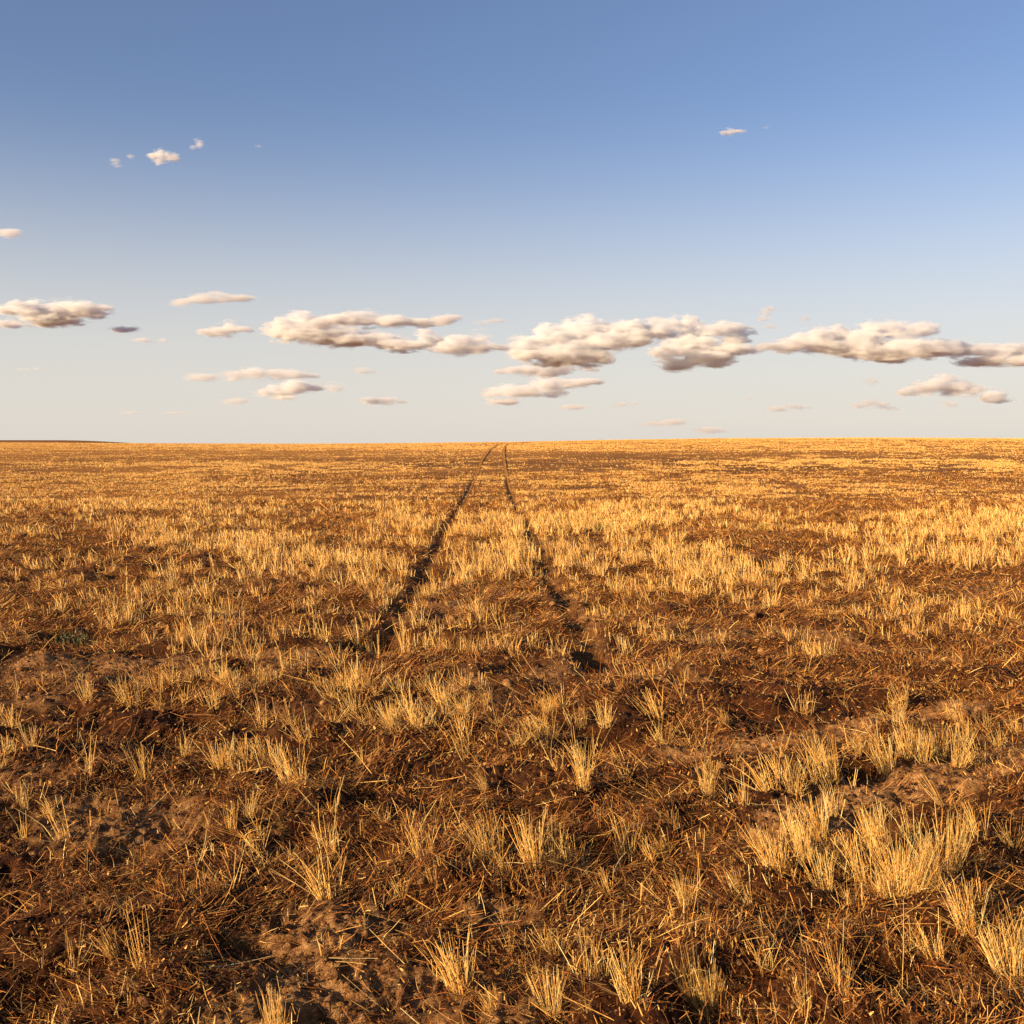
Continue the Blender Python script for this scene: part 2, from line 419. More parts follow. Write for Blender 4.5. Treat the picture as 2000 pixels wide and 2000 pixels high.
HAND = []
def Z(off, s, rows):
    for t in rows: HAND.append((off[0] + t[0] * s, off[1] + t[1] * s, t[2] * s, t[3] * s, t[4], t[5] if len(t) > 5 else None))
k_ = 700 / 1932
Z((0, 1400), k_, [(50,240,120,90,'mid'),(770,290,180,90,'mid'),(1440,200,150,110,'dense'),(1210,250,160,120,'dense'),
 (1590,350,210,130,'dense','thick straw tuft splaying out at the dark hollow beside the long litter strip'),
 (1500,240,150,110,'mid'),(1320,200,140,110,'mid'),(1250,620,150,60,'mid'),(1350,530,150,90,'mid'),(1390,690,130,120,'mid'),
 (1760,660,210,150,'sparse','thin fan of long bent stalks with one stalk fallen flat across the soil'),
 (290,460,70,80,'sparse'),(500,700,150,40,'wisp'),(560,410,80,60,'sparse'),(940,560,90,60,'sparse'),
 (915,910,100,50,'sparse'),(1100,910,110,60,'wisp'),(400,1360,270,70,'sparse','tall slender tuft of frayed straw beside the dark ground near the photo corner'),
 (380,1480,200,110,'sparse'),(620,1300,150,90,'mid'),(770,1340,330,140,'sparse','tall open tuft with forked crossing stalks near the bare clods'),
 (1100,1270,80,70,'sparse','broken low tuft with splintered pale stalks beside the bare clods'),(640,1620,150,30,'wisp'),(720,1640,100,20,'wisp'),
 (890,1600,120,50,'wisp'),(1490,1700,250,120,'dense','thick upright tuft cut by the bottom edge, beside the bare clods'),(1720,1760,150,90,'mid'),(175,1600,90,50,'sparse'),
 (1270,1680,170,50,'wisp'),(1240,1140,60,40,'sparse'),(170,200,150,100,'mid'),(60,60,110,90,'mid'),(1000,150,110,90,'mid'),(1530,590,90,50,'sparse')])
Z((700, 1400), k_, [(20,190,100,40,'mid'),(1215,410,240,80,'dense','tall narrow column of straw standing alone in the middle of the litter'),
 (1890,400,200,70,'mid','narrow bright tuft at the edge of a bare soil patch, its stalks leaning one way'),(690,390,110,60,'mid'),(405,540,140,40,'wisp'),
 (725,750,270,170,'dense','broad dense tuft of straw leaning away from its twin across the dark gap'),(950,790,290,150,'dense','broad dense tuft with a dark shadow behind it, twin of the leaning one'),
 (1045,770,270,60,'mid'),(790,850,110,80,'mid'),(1110,830,60,60,'sparse'),(1440,640,230,140,'mid','tufted straw with upright tips rising from tangled pale litter'),
 (1530,650,140,80,'sparse'),(1660,650,150,100,'mid','low tuft curving outward like a bowl beside a black shadow'),(1690,560,100,80,'sparse'),(1300,560,160,30,'wisp'),
 (215,950,130,110,'mid'),(405,920,100,80,'sparse'),(1300,950,140,30,'wisp'),(1620,780,60,30,'sparse'),(820,1060,110,100,'mid','short stiff tuft standing just below a smooth bare soil patch'),
 (820,1200,130,60,'sparse'),(440,1160,60,90,'sparse','small low tuft splayed flat on the bare clods'),(1415,1120,180,60,'sparse'),(1555,1130,110,60,'sparse'),
 (1765,1060,190,80,'mid','upright tuft with straight tips above a dark hollow'),(1880,1190,120,60,'sparse'),
 (550,1450,270,190,'dense','large fan-shaped tuft of straw growing at the edge of the bare tyre-marked soil'),(880,1330,130,80,'mid'),(960,1370,170,80,'sparse'),
 (1075,1270,160,130,'mid'),(1240,1270,110,90,'mid'),(730,1600,130,80,'mid'),(1050,1600,230,140,'dense','dense bright tuft between the fan-shaped tuft and the widest tuft at the bottom'),
 (1480,1600,290,190,'dense','widest dense tuft at the bottom of the photo, in front of black shadow'),(1800,1490,250,110,'mid'),(1900,1500,210,90,'dense'),
 (1210,1560,230,24,'wisp','single straight stalk standing between two dense tufts'),(1230,1650,100,60,'sparse'),(1365,1340,70,50,'sparse'),(30,1130,80,50,'sparse'),
 (1000,60,110,130,'dense'),(330,60,130,140,'mid'),(430,50,120,120,'mid'),(200,90,110,100,'mid'),(870,150,120,100,'mid')])
Z((1300, 1400), k_, [(230,380,180,80,'mid'),(430,480,200,80,'sparse'),(700,400,170,120,'dense'),(620,330,120,110,'mid'),(800,330,150,110,'mid'),(900,330,240,110,'dense'),
 (1200,240,170,100,'dense'),(1310,190,180,100,'dense'),(1390,190,170,100,'dense'),(1470,160,170,90,'dense'),(1580,230,210,90,'dense'),(1700,200,130,100,'mid'),(1100,180,110,90,'mid'),
 (1040,200,120,80,'mid'),(1230,60,110,100,'mid'),(1800,120,110,110,'mid'),(1900,60,100,90,'mid'),
 (500,690,170,90,'mid'),(600,870,230,150,'dense'),(660,870,150,100,'mid'),(860,900,200,130,'dense'),(1010,960,130,80,'mid'),
 (760,700,200,100,'dense'),(830,620,200,110,'dense'),(900,520,180,100,'mid'),(880,760,180,110,'dense'),(980,760,200,110,'mid'),(1120,690,230,110,'dense'),(1170,740,250,120,'dense'),
 (1080,850,260,120,'mid'),(1190,990,240,110,'dense'),(1270,1000,300,110,'dense'),(1340,1010,310,110,'dense'),(1400,960,330,100,'dense'),(1450,1010,250,100,'dense'),
 (1540,820,330,110,'dense','tall rear tuft of the thickest stubble clump, against the bare wheeling'),(1590,750,250,80,'mid'),(1230,860,240,110,'mid'),(1320,880,240,110,'mid'),(1430,760,240,110,'mid'),(1330,640,200,100,'mid'),
 (1700,650,190,110,'mid'),(1880,640,160,100,'mid'),(1700,820,120,50,'wisp'),(110,1030,160,90,'mid'),(450,1040,110,80,'sparse'),(555,1030,100,50,'sparse'),(390,930,110,60,'mid'),
 (230,1190,120,60,'sparse'),(870,1060,80,50,'sparse'),(1330,1140,80,30,'wisp'),
 (140,1480,340,100,'mid','tall tuft with long leaning stalks beside the widest bottom tuft'),(225,1510,240,120,'dense'),(310,1490,120,50,'sparse'),
 (360,1480,110,30,'wisp'),(430,1480,80,60,'wisp'),(930,1520,310,140,'mid','tall ragged tuft in front of the large black shadow near the bottom'),(965,1600,200,60,'sparse'),
 (1300,1510,190,60,'wisp'),(1400,1500,100,80,'sparse'),(750,1640,260,100,'mid'),(690,1480,90,50,'wisp'),
 (1640,1200,260,150,'dense','thick tuft below the clump with a few stalks fallen sideways'),(1860,1380,300,150,'dense','large leaning tuft at the edge of the photo below the thickest clump'),
 (1560,1000,120,60,'sparse'),(1930,1300,260,80,'mid'),(1780,1250,200,90,'mid'),(1580,1650,100,30,'wisp')])

hx, hy = unproject([t[0] for t in HAND], [t[1] for t in HAND])
hz = H(hx, hy)
CLS_LABEL = {
 'dense': ('thick straw tuft among close neighbours, stalks cut level and glowing in low sun', 'thick tufts of cut straw'),
 'mid': ('medium straw tuft with loosely spread stalks standing in brown litter', 'medium tufts of cut straw'),
 'sparse': ('sparse straw tuft of a dozen open stalks standing in brown litter', 'sparse tufts of cut straw'),
 'wisp': ('wisp of only a few thin straw stalks standing in brown litter', 'wisps of a few straw stalks'),
 'small': ('small straw tuft standing farther back, beyond the large tufts', 'small straw tufts farther back')}
def put_tuft(x, y, z, h, wr, cls, label=None, grp=None):
    me = VAR[cls][rng.integers(len(VAR[cls]))]
    o = link('grass_tuft', me); o.location = (x, y, z - .004); o.rotation_euler = (rng.normal(0, .09), rng.normal(-.04, .10), rng.uniform(-.8, .8))
    o.scale = (wr, wr, h)
    l, g = CLS_LABEL[grp or cls]
    tag(o, label or l, 'grass tuft', g)
for i, t in enumerate(HAND):
    zc = project(hx[i], hy[i], hz[i])[2]
    h = t[2] * zc / F * 1.02; wr = max(t[3] * zc / F / .75, h * .45)
    put_tuft(hx[i], hy[i], hz[i], float(h), float(min(wr, h * 1.3)), t[4], t[5])

# ------------------------------------------------------------------ scattered stubble
def scatter(d0, d1, per_m2, field, seed):
    r_ = np.random.default_rng(seed)
    u0 = .60
    n = int(per_m2 * u0 * (d1 ** 2 - d0 ** 2))
    y = np.sqrt(r_.uniform(d0 ** 2, d1 ** 2, n)); x = y * r_.uniform(-u0, u0, n)
    keep = r_.uniform(0, 1, n) < field(x, y)
    return x[keep], y[keep]

def stub_mass(x, y, nst, wmin, seed_segs, leaves, hmul=1.0):
    """many tufts straight into arrays"""
    n = len(x); z = H(x, y); d = np.hypot(x, y)
    cnt = nst if np.ndim(nst) else rng.poisson(nst, n) + 2
    idx = np.repeat(np.arange(n), cnt); m = len(idx)
    rad = rng.uniform(.025, .07, n)[idx]; a = rng.uniform(0, 6.283, m); rr = rad * np.sqrt(rng.uniform(0, 1, m))
    p = np.stack([x[idx] + rr * np.cos(a), y[idx] + rr * np.sin(a), z[idx] - .012], 1)
    ppx, ppy, _ = project(x, y, H0(x, y)); ds = np.zeros(n)
    for e in DENSE: ds = np.maximum(ds, e[4] * ell(ppx, ppy, e))
    th = ((.80 + .38 * ds) * rng.uniform(.10, .25, n) * (.8 + .4 * vnoise(x * .5, y * .5, 8)) * hmul)[idx]
    lx, ly = (math.cos(LEAN) * .12 + rng.normal(0, .1, n))[idx], (math.sin(LEAN) * .10 + rng.normal(0, .1, n))[idx]
    tx = np.cos(a) * rr / rad * .28 + lx + rng.normal(0, .13, m); ty = np.sin(a) * rr / rad * .28 + ly + rng.normal(0, .13, m)
    L = th * np.clip(rng.beta(3, 1.8, m) * 1.3, .25, 1.15)
    w = np.maximum(.0032, d[idx] * wmin) * rng.uniform(.7, 1.3, m)
    parts = [stalks(p, np.arctan2(ty, tx), np.hypot(tx, ty), L, w, rng.normal(0, .1, m), rng.uniform(0, 6.28, m), straw_col(m, .15), 0, seed_segs)]
    k = int(m * leaves)
    if k:
        i = rng.integers(0, m, k)
        parts.append(stalks(p[i] + np.array([0, 0, .02]) * rng.uniform(0, 3, k)[:, None], rng.uniform(0, 6.28, k), rng.uniform(.4, 1.3, k), th[i] * rng.uniform(.2, .5, k), w[i] * .8, rng.uniform(0, .5, k), rng.uniform(0, 6.28, k), straw_col(k, .45), 0, 2, taper=.3))
    return parts

q_ = .35 if QUICK else 1.0
# the nearest of the scattered tufts are things of their own
ax, ay = scatter(2.2, 12, 48, stub_field, 101)
keep = np.ones(len(ax), bool)
for X, Y in zip(hx, hy): keep &= np.hypot(ax - X, ay - Y) > .07 + .004 * Y
ax, ay = ax[keep], ay[keep]
px, py, zc = project(ax, ay, H0(ax, ay))
inview = (np.abs(px - 1000) < 990) & (py < 1995)
order = np.argsort(np.where(inview, zc, 1e9)); near_n = max(0, 298 - len(HAND))
sel = order[:near_n]; rest = np.setdiff1d(np.arange(len(ax)), sel)
sz = H(ax[sel], ay[sel])
for i, j in enumerate(sel):
    cls = rng.choice(['mid', 'sparse', 'wisp'], p=[.30, .45, .25]); h = rng.uniform(.10, .19)
    put_tuft(ax[j], ay[j], sz[i], h, h * rng.uniform(.8, 1.2), cls, grp=None)
parts = stub_mass(ax[rest], ay[rest], 8, .0004, 3, .6, .78)
# stray sprigs round the big tufts
k = rng.integers(1, 5, len(hx)); sx_ = np.repeat(hx, k) + rng.normal(0, .13, k.sum()); sy_ = np.repeat(hy, k) + rng.normal(0, .16, k.sum())
parts += stub_mass(sx_, sy_, 2.0, .0004, 3, .9, .5)
bx, by = scatter(12, 30, 48 * q_, stub_field, 102); parts += stub_mass(bx, by, 9, .00038, 2, .4, .9)
bx, by = scatter(30, 70, 68 * q_, stub_field, 103); parts += stub_mass(bx, by, 5, .00030, 1, .3, .40)
bx, by = scatter(70, 185, 17 * q_, stub_field, 104); parts += stub_mass(bx, by, 4, .00032, 1, .0, .38)
co, qd, cl = merge(parts)
print('stubble quads', len(qd))
o = link('stubble', mesh_np('stubble', co, qd, M_STRAW, {'tint': cl}))
tag(o, 'pale golden cut straw stubble covering the field up to the crest', 'stubble', None, 'stuff')

# ------------------------------------------------------------------ litter: fallen straw and chaff
def litter_field(x, y):
    b = bare_field(x, y); n = fbm(x * 1.7, y * 1.7, 120, 3)
    v = (.25 + .75 * sstep(.34, .60, n)) * (1 - .70 * b)
    for P in (TRACK_L, TRACK_R): v = v * (.35 + .65 * sstep(.1, .3, dist_poly(x, y, P)))
    return v
def litter(d0, d1, dens, wmul, lmul, seed, lift=.02):
    x, y = scatter(d0, d1, dens * q_, litter_field, seed); n = len(x); z = H(x, y)
    d = np.hypot(x, y)
    p = np.stack([x, y, z + rng.uniform(.0, 1, n) ** 2 * lift], 1)
    L = rng.lognormal(math.log(.055), .6, n) * lmul
    w = np.maximum(.0022, d * .00035) * rng.uniform(.6, 1.5, n) * wmul
    tilt = np.clip(rng.normal(1.30, .38, n), .2, 1.75)
    a = vnoise(x * 1.3, y * 1.3, 88) * 12 + rng.normal(0, .9, n); cr = rng.uniform(0, 6.28, n)
    return stalks(p, a, tilt, L, w, rng.normal(0, .28, n), cr, litter_col(n), 0, 2, taper=.7)
def chaff(d0, d1, dens, size, seed):
    x, y = scatter(d0, d1, dens * q_, litter_field, seed); n = len(x); z = H(x, y)
    p = np.stack([x, y, z + rng.uniform(-.002, .016, n)], 1)
    L = size * rng.uniform(.5, 1.6, n); w = L * rng.uniform(.25, .6, n)
    c = litter_col(n); c[:, :3] *= .8
    return stalks(p, rng.uniform(0, 6.28, n), rng.uniform(.5, 1.6, n), L, w, rng.normal(0, .4, n), rng.uniform(0, 6.28, n), c, 0, 2, taper=.3)
lp = [litter(2.1, 5, 6500, .8, .75, 201, .045), litter(5, 12, 3000, .95, .9, 202, .045), litter(12, 30, 850, 1.0, 1.0, 203, .03), litter(30, 55, 130, .9, 1.0, 204, .02),
      chaff(2.1, 5, 6000, .010, 205), chaff(5, 12, 2400, .015, 206), chaff(12, 24, 160, .03, 207)]
# some longer pale fallen stalks
x, y = scatter(2.2, 12, 13, litter_field, 209); n = len(x); z = H(x, y)
lp.append(stalks(np.stack([x, y, z + .012], 1), rng.uniform(0, 6.28, n), rng.normal(1.45, .12, n), rng.uniform(.08, .22, n), rng.uniform(.003, .0045, n), rng.normal(0, .25, n), rng.uniform(0, 6.28, n), straw_col(n, .2), 0, 4))
co, qd, cl = merge(lp)
print('litter quads', len(qd))
o = link('straw_litter', mesh_np('straw_litter', co, qd, M_LITTER, {'tint': cl}))
tag(o, 'brown tangled straw litter and chaff lying on the soil', 'litter', None, 'stuff')

# ------------------------------------------------------------------ crumbs of soil
ico = np.array([[0,0,1],[.89,0,.45],[.28,.85,.45],[-.72,.53,.45],[-.72,-.53,.45],[.28,-.85,.45],[.72,.53,-.3],[-.28,.85,-.3],[-.89,0,-.3],[-.28,-.85,-.3],[.72,-.53,-.3]])
it = np.array([[0,1,2],[0,2,3],[0,3,4],[0,4,5],[0,5,1],[1,6,2],[2,7,3],[3,8,4],[4,9,5],[5,10,1],[2,6,7],[3,7,8],[4,8,9],[5,9,10],[1,10,6]])
def clods(d0, d1, dens, size, seed):
    x, y = scatter(d0, d1, dens * q_, lambda a, b: .25 + .75 * bare_field(a, b), seed); n = len(x)
    sc_ = size * rng.lognormal(0, .5, n); z = H(x, y)
    a = rng.uniform(0, 6.28, n); c_, s_ = np.cos(a), np.sin(a)
    v = ico[None] * rng.uniform(.65, 1.25, (n, 11, 1)) * np.stack([rng.uniform(.7, 1.5, n), rng.uniform(.7, 1.2, n), rng.uniform(.5, .9, n)], 1)[:, None, :] * sc_[:, None, None]
    vx = v[..., 0] * c_[:, None] - v[..., 1] * s_[:, None]; vy = v[..., 0] * s_[:, None] + v[..., 1] * c_[:, None]
    co = np.stack([vx + x[:, None], vy + y[:, None], v[..., 2] + z[:, None] + sc_[:, None] * .1], 2).reshape(-1, 3)
    return co, (it[None] + (np.arange(n) * 11)[:, None, None]).reshape(-1, 3), n
c1 = clods(2.1, 6, 900, .0055, 301); c2 = clods(6, 16, 160, .011, 302); c3 = clods(2.1, 12, 40, .010, 303)
co = np.concatenate([c1[0], c2[0], c3[0]]); tr = np.concatenate([c1[1], c2[1] + len(c1[0]), c3[1] + len(c1[0]) + len(c2[0])])
o = link('dirt_clods', mesh_np('dirt_clods', co, np.zeros((0, 4), int), M_SOIL, {'bare': np.full(len(co), .8), 'cover': np.zeros(len(co))}, tris=tr, smooth=False))
tag(o, 'crumbs and small clods of brown soil strewn over the field', 'soil clods', None, 'stuff')

# ------------------------------------------------------------------ low weeds
def weed(pxx, pyy, wpx, hpx, col, label, n=260, name='green_weed', leaf=.03):
    x, y = unproject(pxx, pyy); x, y = float(x[0]), float(y[0]); z = float(H(np.array([x]), np.array([y]))[0])
    s = project(x, y, z)[2] / F; R_w, Hh = wpx * s / 2, hpx * s
    a = rng.uniform(0, 6.28, n); rr = R_w * np.sqrt(rng.uniform(0, 1, n)); hz_ = Hh * rng.uniform(0, 1, n) * (1 - (rr / R_w) ** 2 * .7)
    p = np.stack([rr * np.cos(a), rr * np.sin(a), hz_], 1)
    c = np.tile(np.array([*col, 1.0]), (n, 1)); c[:, :3] *= rng.uniform(.6, 1.3, (n, 1))
    lv = stalks(p, rng.uniform(0, 6.28, n), rng.uniform(.2, 1.4, n), leaf * rng.uniform(.6, 1.5, n), leaf * .42 * rng.uniform(.7, 1.3, n), rng.normal(0, .3, n), rng.uniform(0, 6.28, n), c, 0, 2, taper=.2)
    m = n // 8; cs = np.tile(np.array([.22, .16, .06, 1.0]), (m, 1))
    st_ = stalks(np.zeros((m, 3)) + rng.normal(0, .02, (m, 3)) * [1, 1, 0], rng.uniform(0, 6.28, m), rng.uniform(.3, 1.4, m), R_w * rng.uniform(.6, 1.1, m), np.full(m, .004), rng.normal(0, .1, m), rng.uniform(0, 6.28, m), cs, 3, 3)
    root = bpy.data.objects.new(name, None); C.objects.link(root); root.location = (x, y, z); tag(root, label, 'weed')
    for nm_, gq in (('leaves', lv), ('stems', st_)):
        o_ = link(nm_, mesh_np(nm_, gq[0], gq[1], M_LEAF, {'tint': gq[2]})); o_.parent = root
weed(135, 1246, 105, 46, (.065, .08, .025), 'low dark green weed crouching at the foot of tall stubble', 420)
weed(1170, 1036, 15, 18, (.30, .30, .06), 'tiny yellow-green weed in bright stubble beside the nearer wheel track', 90)
weed(1490, 1042, 30, 18, (.36, .30, .05), 'yellowish weed patch in bright stubble below the brown band', 120)
weed(165, 1018, 16, 14, (.55, .45, .12), 'small pale yellow weed standing in thin stubble far beyond the green weed', 90)

# ------------------------------------------------------------------ clouds
R1 = lambda t: (t[0] * k_, 560 + t[1] * k_, t[2] * k_, t[3] * k_)
R2 = lambda t: (650 + t[0] * k_, 560 + t[1] * k_, t[2] * k_, t[3] * k_)
R3 = lambda t: (1300 + t[0] * k_, 560 + t[1] * k_, t[2] * k_, t[3] * k_)
R8 = lambda t: (150 + t[0] * .2329, 200 + t[1] * .2329, t[2] * .2329, t[3] * .2329)
R9 = lambda t: (1350 + t[0] * .1035, 200 + t[1] * .1035, t[2] * .1035, t[3] * .1035)
CL = [
 (R1, 1.0, [(90,130,90,25),(200,130,110,45),(330,125,110,55),(470,130,110,38),(260,165,150,40),(540,145,60,15)], 'cream cumulus with a mauve base at the sky edge, above a small grey scrap'),
 (R1, .8, [(40,200,70,20)], 'small mauve grey cloud scrap tucked under the cream cumulus at the edge'),
 (R1, 1.0, [(670,230,78,17)], 'small dark grey lens-shaped cloud, darkest of the small ones'),
 (R1, .3, [(770,285,60,14),(875,285,35,14)], 'pair of faint pinkish puffs just below the dark lens-shaped cloud'),
 (R1, .38, [(980,85,70,25),(1100,65,90,22),(1200,55,70,28),(1290,60,80,16)], 'thin pink streak of cloud above the main row, over a small cumulus'),
 (R1, .75, [(1120,245,60,22),(1200,235,90,30),(1240,210,40,28),(1300,235,60,15)], 'small cream cumulus beside the big twin-layered cloud'),
 (R2, 1.2, [(-270,240,90,50),(-170,225,110,75),(-50,250,150,65),(100,275,150,45),(250,290,120,35),(370,320,100,30)], 'large cumulus with bright rounded head and grey tail sloping down'),
 (R2, .9, [(-50,190,90,25),(60,185,110,30),(180,175,100,42),(320,190,110,30),(450,190,110,25),(600,180,80,28)], 'long flat cream cloud layer lying on top of the big cumulus tail'),
 (R2, 1.1, [(490,270,55,35),(420,310,110,25),(560,280,40,20)], 'small bright white knob of cloud at the end of the grey tail'),
 (R2, .7, [(640,325,110,40),(700,290,90,35),(780,280,60,42),(780,330,90,28),(880,330,60,18)], 'ragged mauve grey cloud in the gap between the two big cumulus masses'),
 (R2, .22, [(790,195,50,12),(870,182,60,12)], 'faint wisp above the ragged mauve cloud'),
 (R2, 1.3, [(1060,300,90,45),(1180,270,100,60),(1290,240,90,60),(1370,220,80,60),(1450,230,60,50),(1540,230,70,50),(1640,235,90,50),(1740,240,90,45),(1100,350,140,50),(1250,370,180,55),(1400,370,90,55),(1450,300,140,50),(1600,290,120,35)], 'largest cumulus with bright domed top and wide mauve underside'),
 (R3, 1.0, [(-30,220,80,50),(20,220,70,55),(110,215,60,55),(200,235,90,35),(300,235,100,38),(390,235,80,35),(110,280,60,40),(150,310,120,40),(60,350,110,35),(-30,350,60,25),(250,375,110,45),(60,415,90,35),(150,390,60,35),(260,420,60,20),(330,330,90,28),(390,345,100,24),(370,285,80,25)], 'domed cumulus joined to the largest one, with a ragged mauve base hanging below'),
 (R2, .8, [(960,455,70,22),(1060,455,80,30),(1170,455,80,32),(1240,450,60,22),(1380,445,50,16)], 'narrow white strip of cloud directly under the largest cumulus'),
 (R2, .7, [(870,570,60,30),(960,560,70,35),(1060,560,80,35),(1150,530,80,40),(1190,570,60,25),(1280,520,90,25),(1400,515,100,15),(900,615,90,20)], 'slanting lumpy cream cloud below the narrow white strip'),
 (R3, 1.3, [(560,320,80,20),(650,320,90,35),(750,290,80,45),(830,265,80,50),(930,260,80,50),(1020,270,80,40),(1120,245,90,55),(1230,240,90,50),(1340,235,90,40),(1400,240,60,35),(900,320,120,45),(1050,330,130,50),(1200,340,150,55),(1350,340,130,50),(1470,330,120,40),(1250,385,100,22)], 'long heavy cumulus ridge with bright crest and broad mauve base'),
 (R3, 1.0, [(1600,340,90,38),(1700,345,100,35),(1800,345,100,32),(1900,340,90,40),(1750,395,130,30),(1900,400,110,28),(2000,360,100,60)], 'flat mauve cloud trailing off the long ridge out of the photo'),
 (R3, .45, [(530,140,40,28),(565,120,25,18),(520,175,35,14)], 'curled pinkish wisp of cloud above the join of the big cumulus masses'),
 (R3, .3, [(750,180,28,28)], 'tiny upright wisp beside the curled pinkish wisp'),
 (R3, .3, [(570,215,40,14)], 'small faint wisp just below the curled pinkish wisp'),
 (R3, .75, [(1290,575,60,18),(1390,550,90,35),(1480,530,90,45),(1580,545,80,45),(1660,555,60,35),(1520,495,70,25),(1760,585,70,30),(1800,610,70,16)], 'cream cumulus with a grey tapering tail below the trailing mauve cloud'),
 (R3, .18, [(1110,510,50,20)], 'faint puff under the long heavy ridge'),
 (R3, .5, [(590,660,60,18),(660,645,50,20),(730,645,45,18),(780,650,30,12)], 'small cream cloud row with three tiny humps low over the field'),
 (R3, .5, [(1040,640,50,20),(1100,630,55,28),(1160,640,50,22),(1230,655,40,12)], 'small cream cumulus with grey tip, low over the field near the tapering one'),
 (R3, .16, [(1540,630,60,18)], 'faint scrap just below the tapering cumulus'),
 (R3, .3, [(450,603,30,12)], 'tiny cream speck of cloud above the three-humped row'),
 (R3, .2, [(-64,740,90,14),(30,730,90,18)], 'long faint streak of cloud almost touching the horizon'),
 (R3, .2, [(250,775,90,20)], 'faint grey streak nearest the horizon'),
 (R1, .3, [(1090,490,90,20)], 'pale flat streak beside the upper of two stacked cream clouds'),
 (R1, .55, [(1260,480,70,25),(1370,470,80,32),(1500,470,80,30),(1600,475,80,22),(1680,480,50,15)], 'upper of two stacked flat cream clouds below the bright-headed cumulus'),
 (R1, .65, [(1420,570,60,22),(1510,565,70,38),(1590,545,90,35),(1660,540,70,20),(1540,595,60,15)], 'lower and brighter of two stacked cream clouds'),
 (R1, .35, [(1800,545,50,28)], 'small mauve puff at the end of the two stacked cream clouds'),
 (R1, .25, [(1260,620,70,20)], 'faint flat puff below the two stacked cream clouds'),
 (R1, .25, [(960,682,70,7)], 'thin grey dash of cloud low over the field'),
 (R1, .3, [(120,445,35,7),(200,440,25,10)], 'two small grey dashes of cloud low under the edge cumulus'),
 (R1, .15, [(700,680,60,10)], 'faint broken streak low over the darkest stretch of field'),
 (R2, .28, [(165,455,60,22),(220,460,30,10)], 'pale small puff under the sloping grey tail'),
 (R2, .45, [(200,615,60,20),(300,612,60,22),(370,620,40,12)], 'flat cream strip of cloud low in the gap between larger ones'),
 (R2, .3, [(1310,648,75,15)], 'thin pale dash below the slanting lumpy cloud'),
 (R2, .35, [(1560,635,50,15),(1620,628,25,18)], 'tiny pale cloud with a bright tip low over the field'),
 (R8, .8, [(640,455,45,40),(690,455,60,60),(770,460,60,45),(820,460,40,38)], 'bright peach puff high in the blue sky'),
 (R8, .3, [(450,455,34,20)], 'faint peach fleck between the bright peach puff and the curled one'),
 (R8, .25, [(320,500,50,28),(345,540,40,14)], 'faint curled peach wisp farthest along from the bright peach puff'),
 (R8, .35, [(1020,340,40,35),(970,375,30,20)], 'slanting peach wisp just above the bright peach puff'),
 (R8, .2, [(1525,370,34,12)], 'barely visible pink fleck alone in the high blue sky'),
 (R9, .7, [(720,550,110,70),(620,570,90,40),(880,560,140,30)], 'lone small white cloud high in the blue sky'),
 (R9, .2, [(1405,470,60,34)], 'faint fleck beside the lone small white cloud'),
 (R1, .35, [(60,-285,70,20)], 'small peach scrap of cloud cut by the edge of the sky'),
]
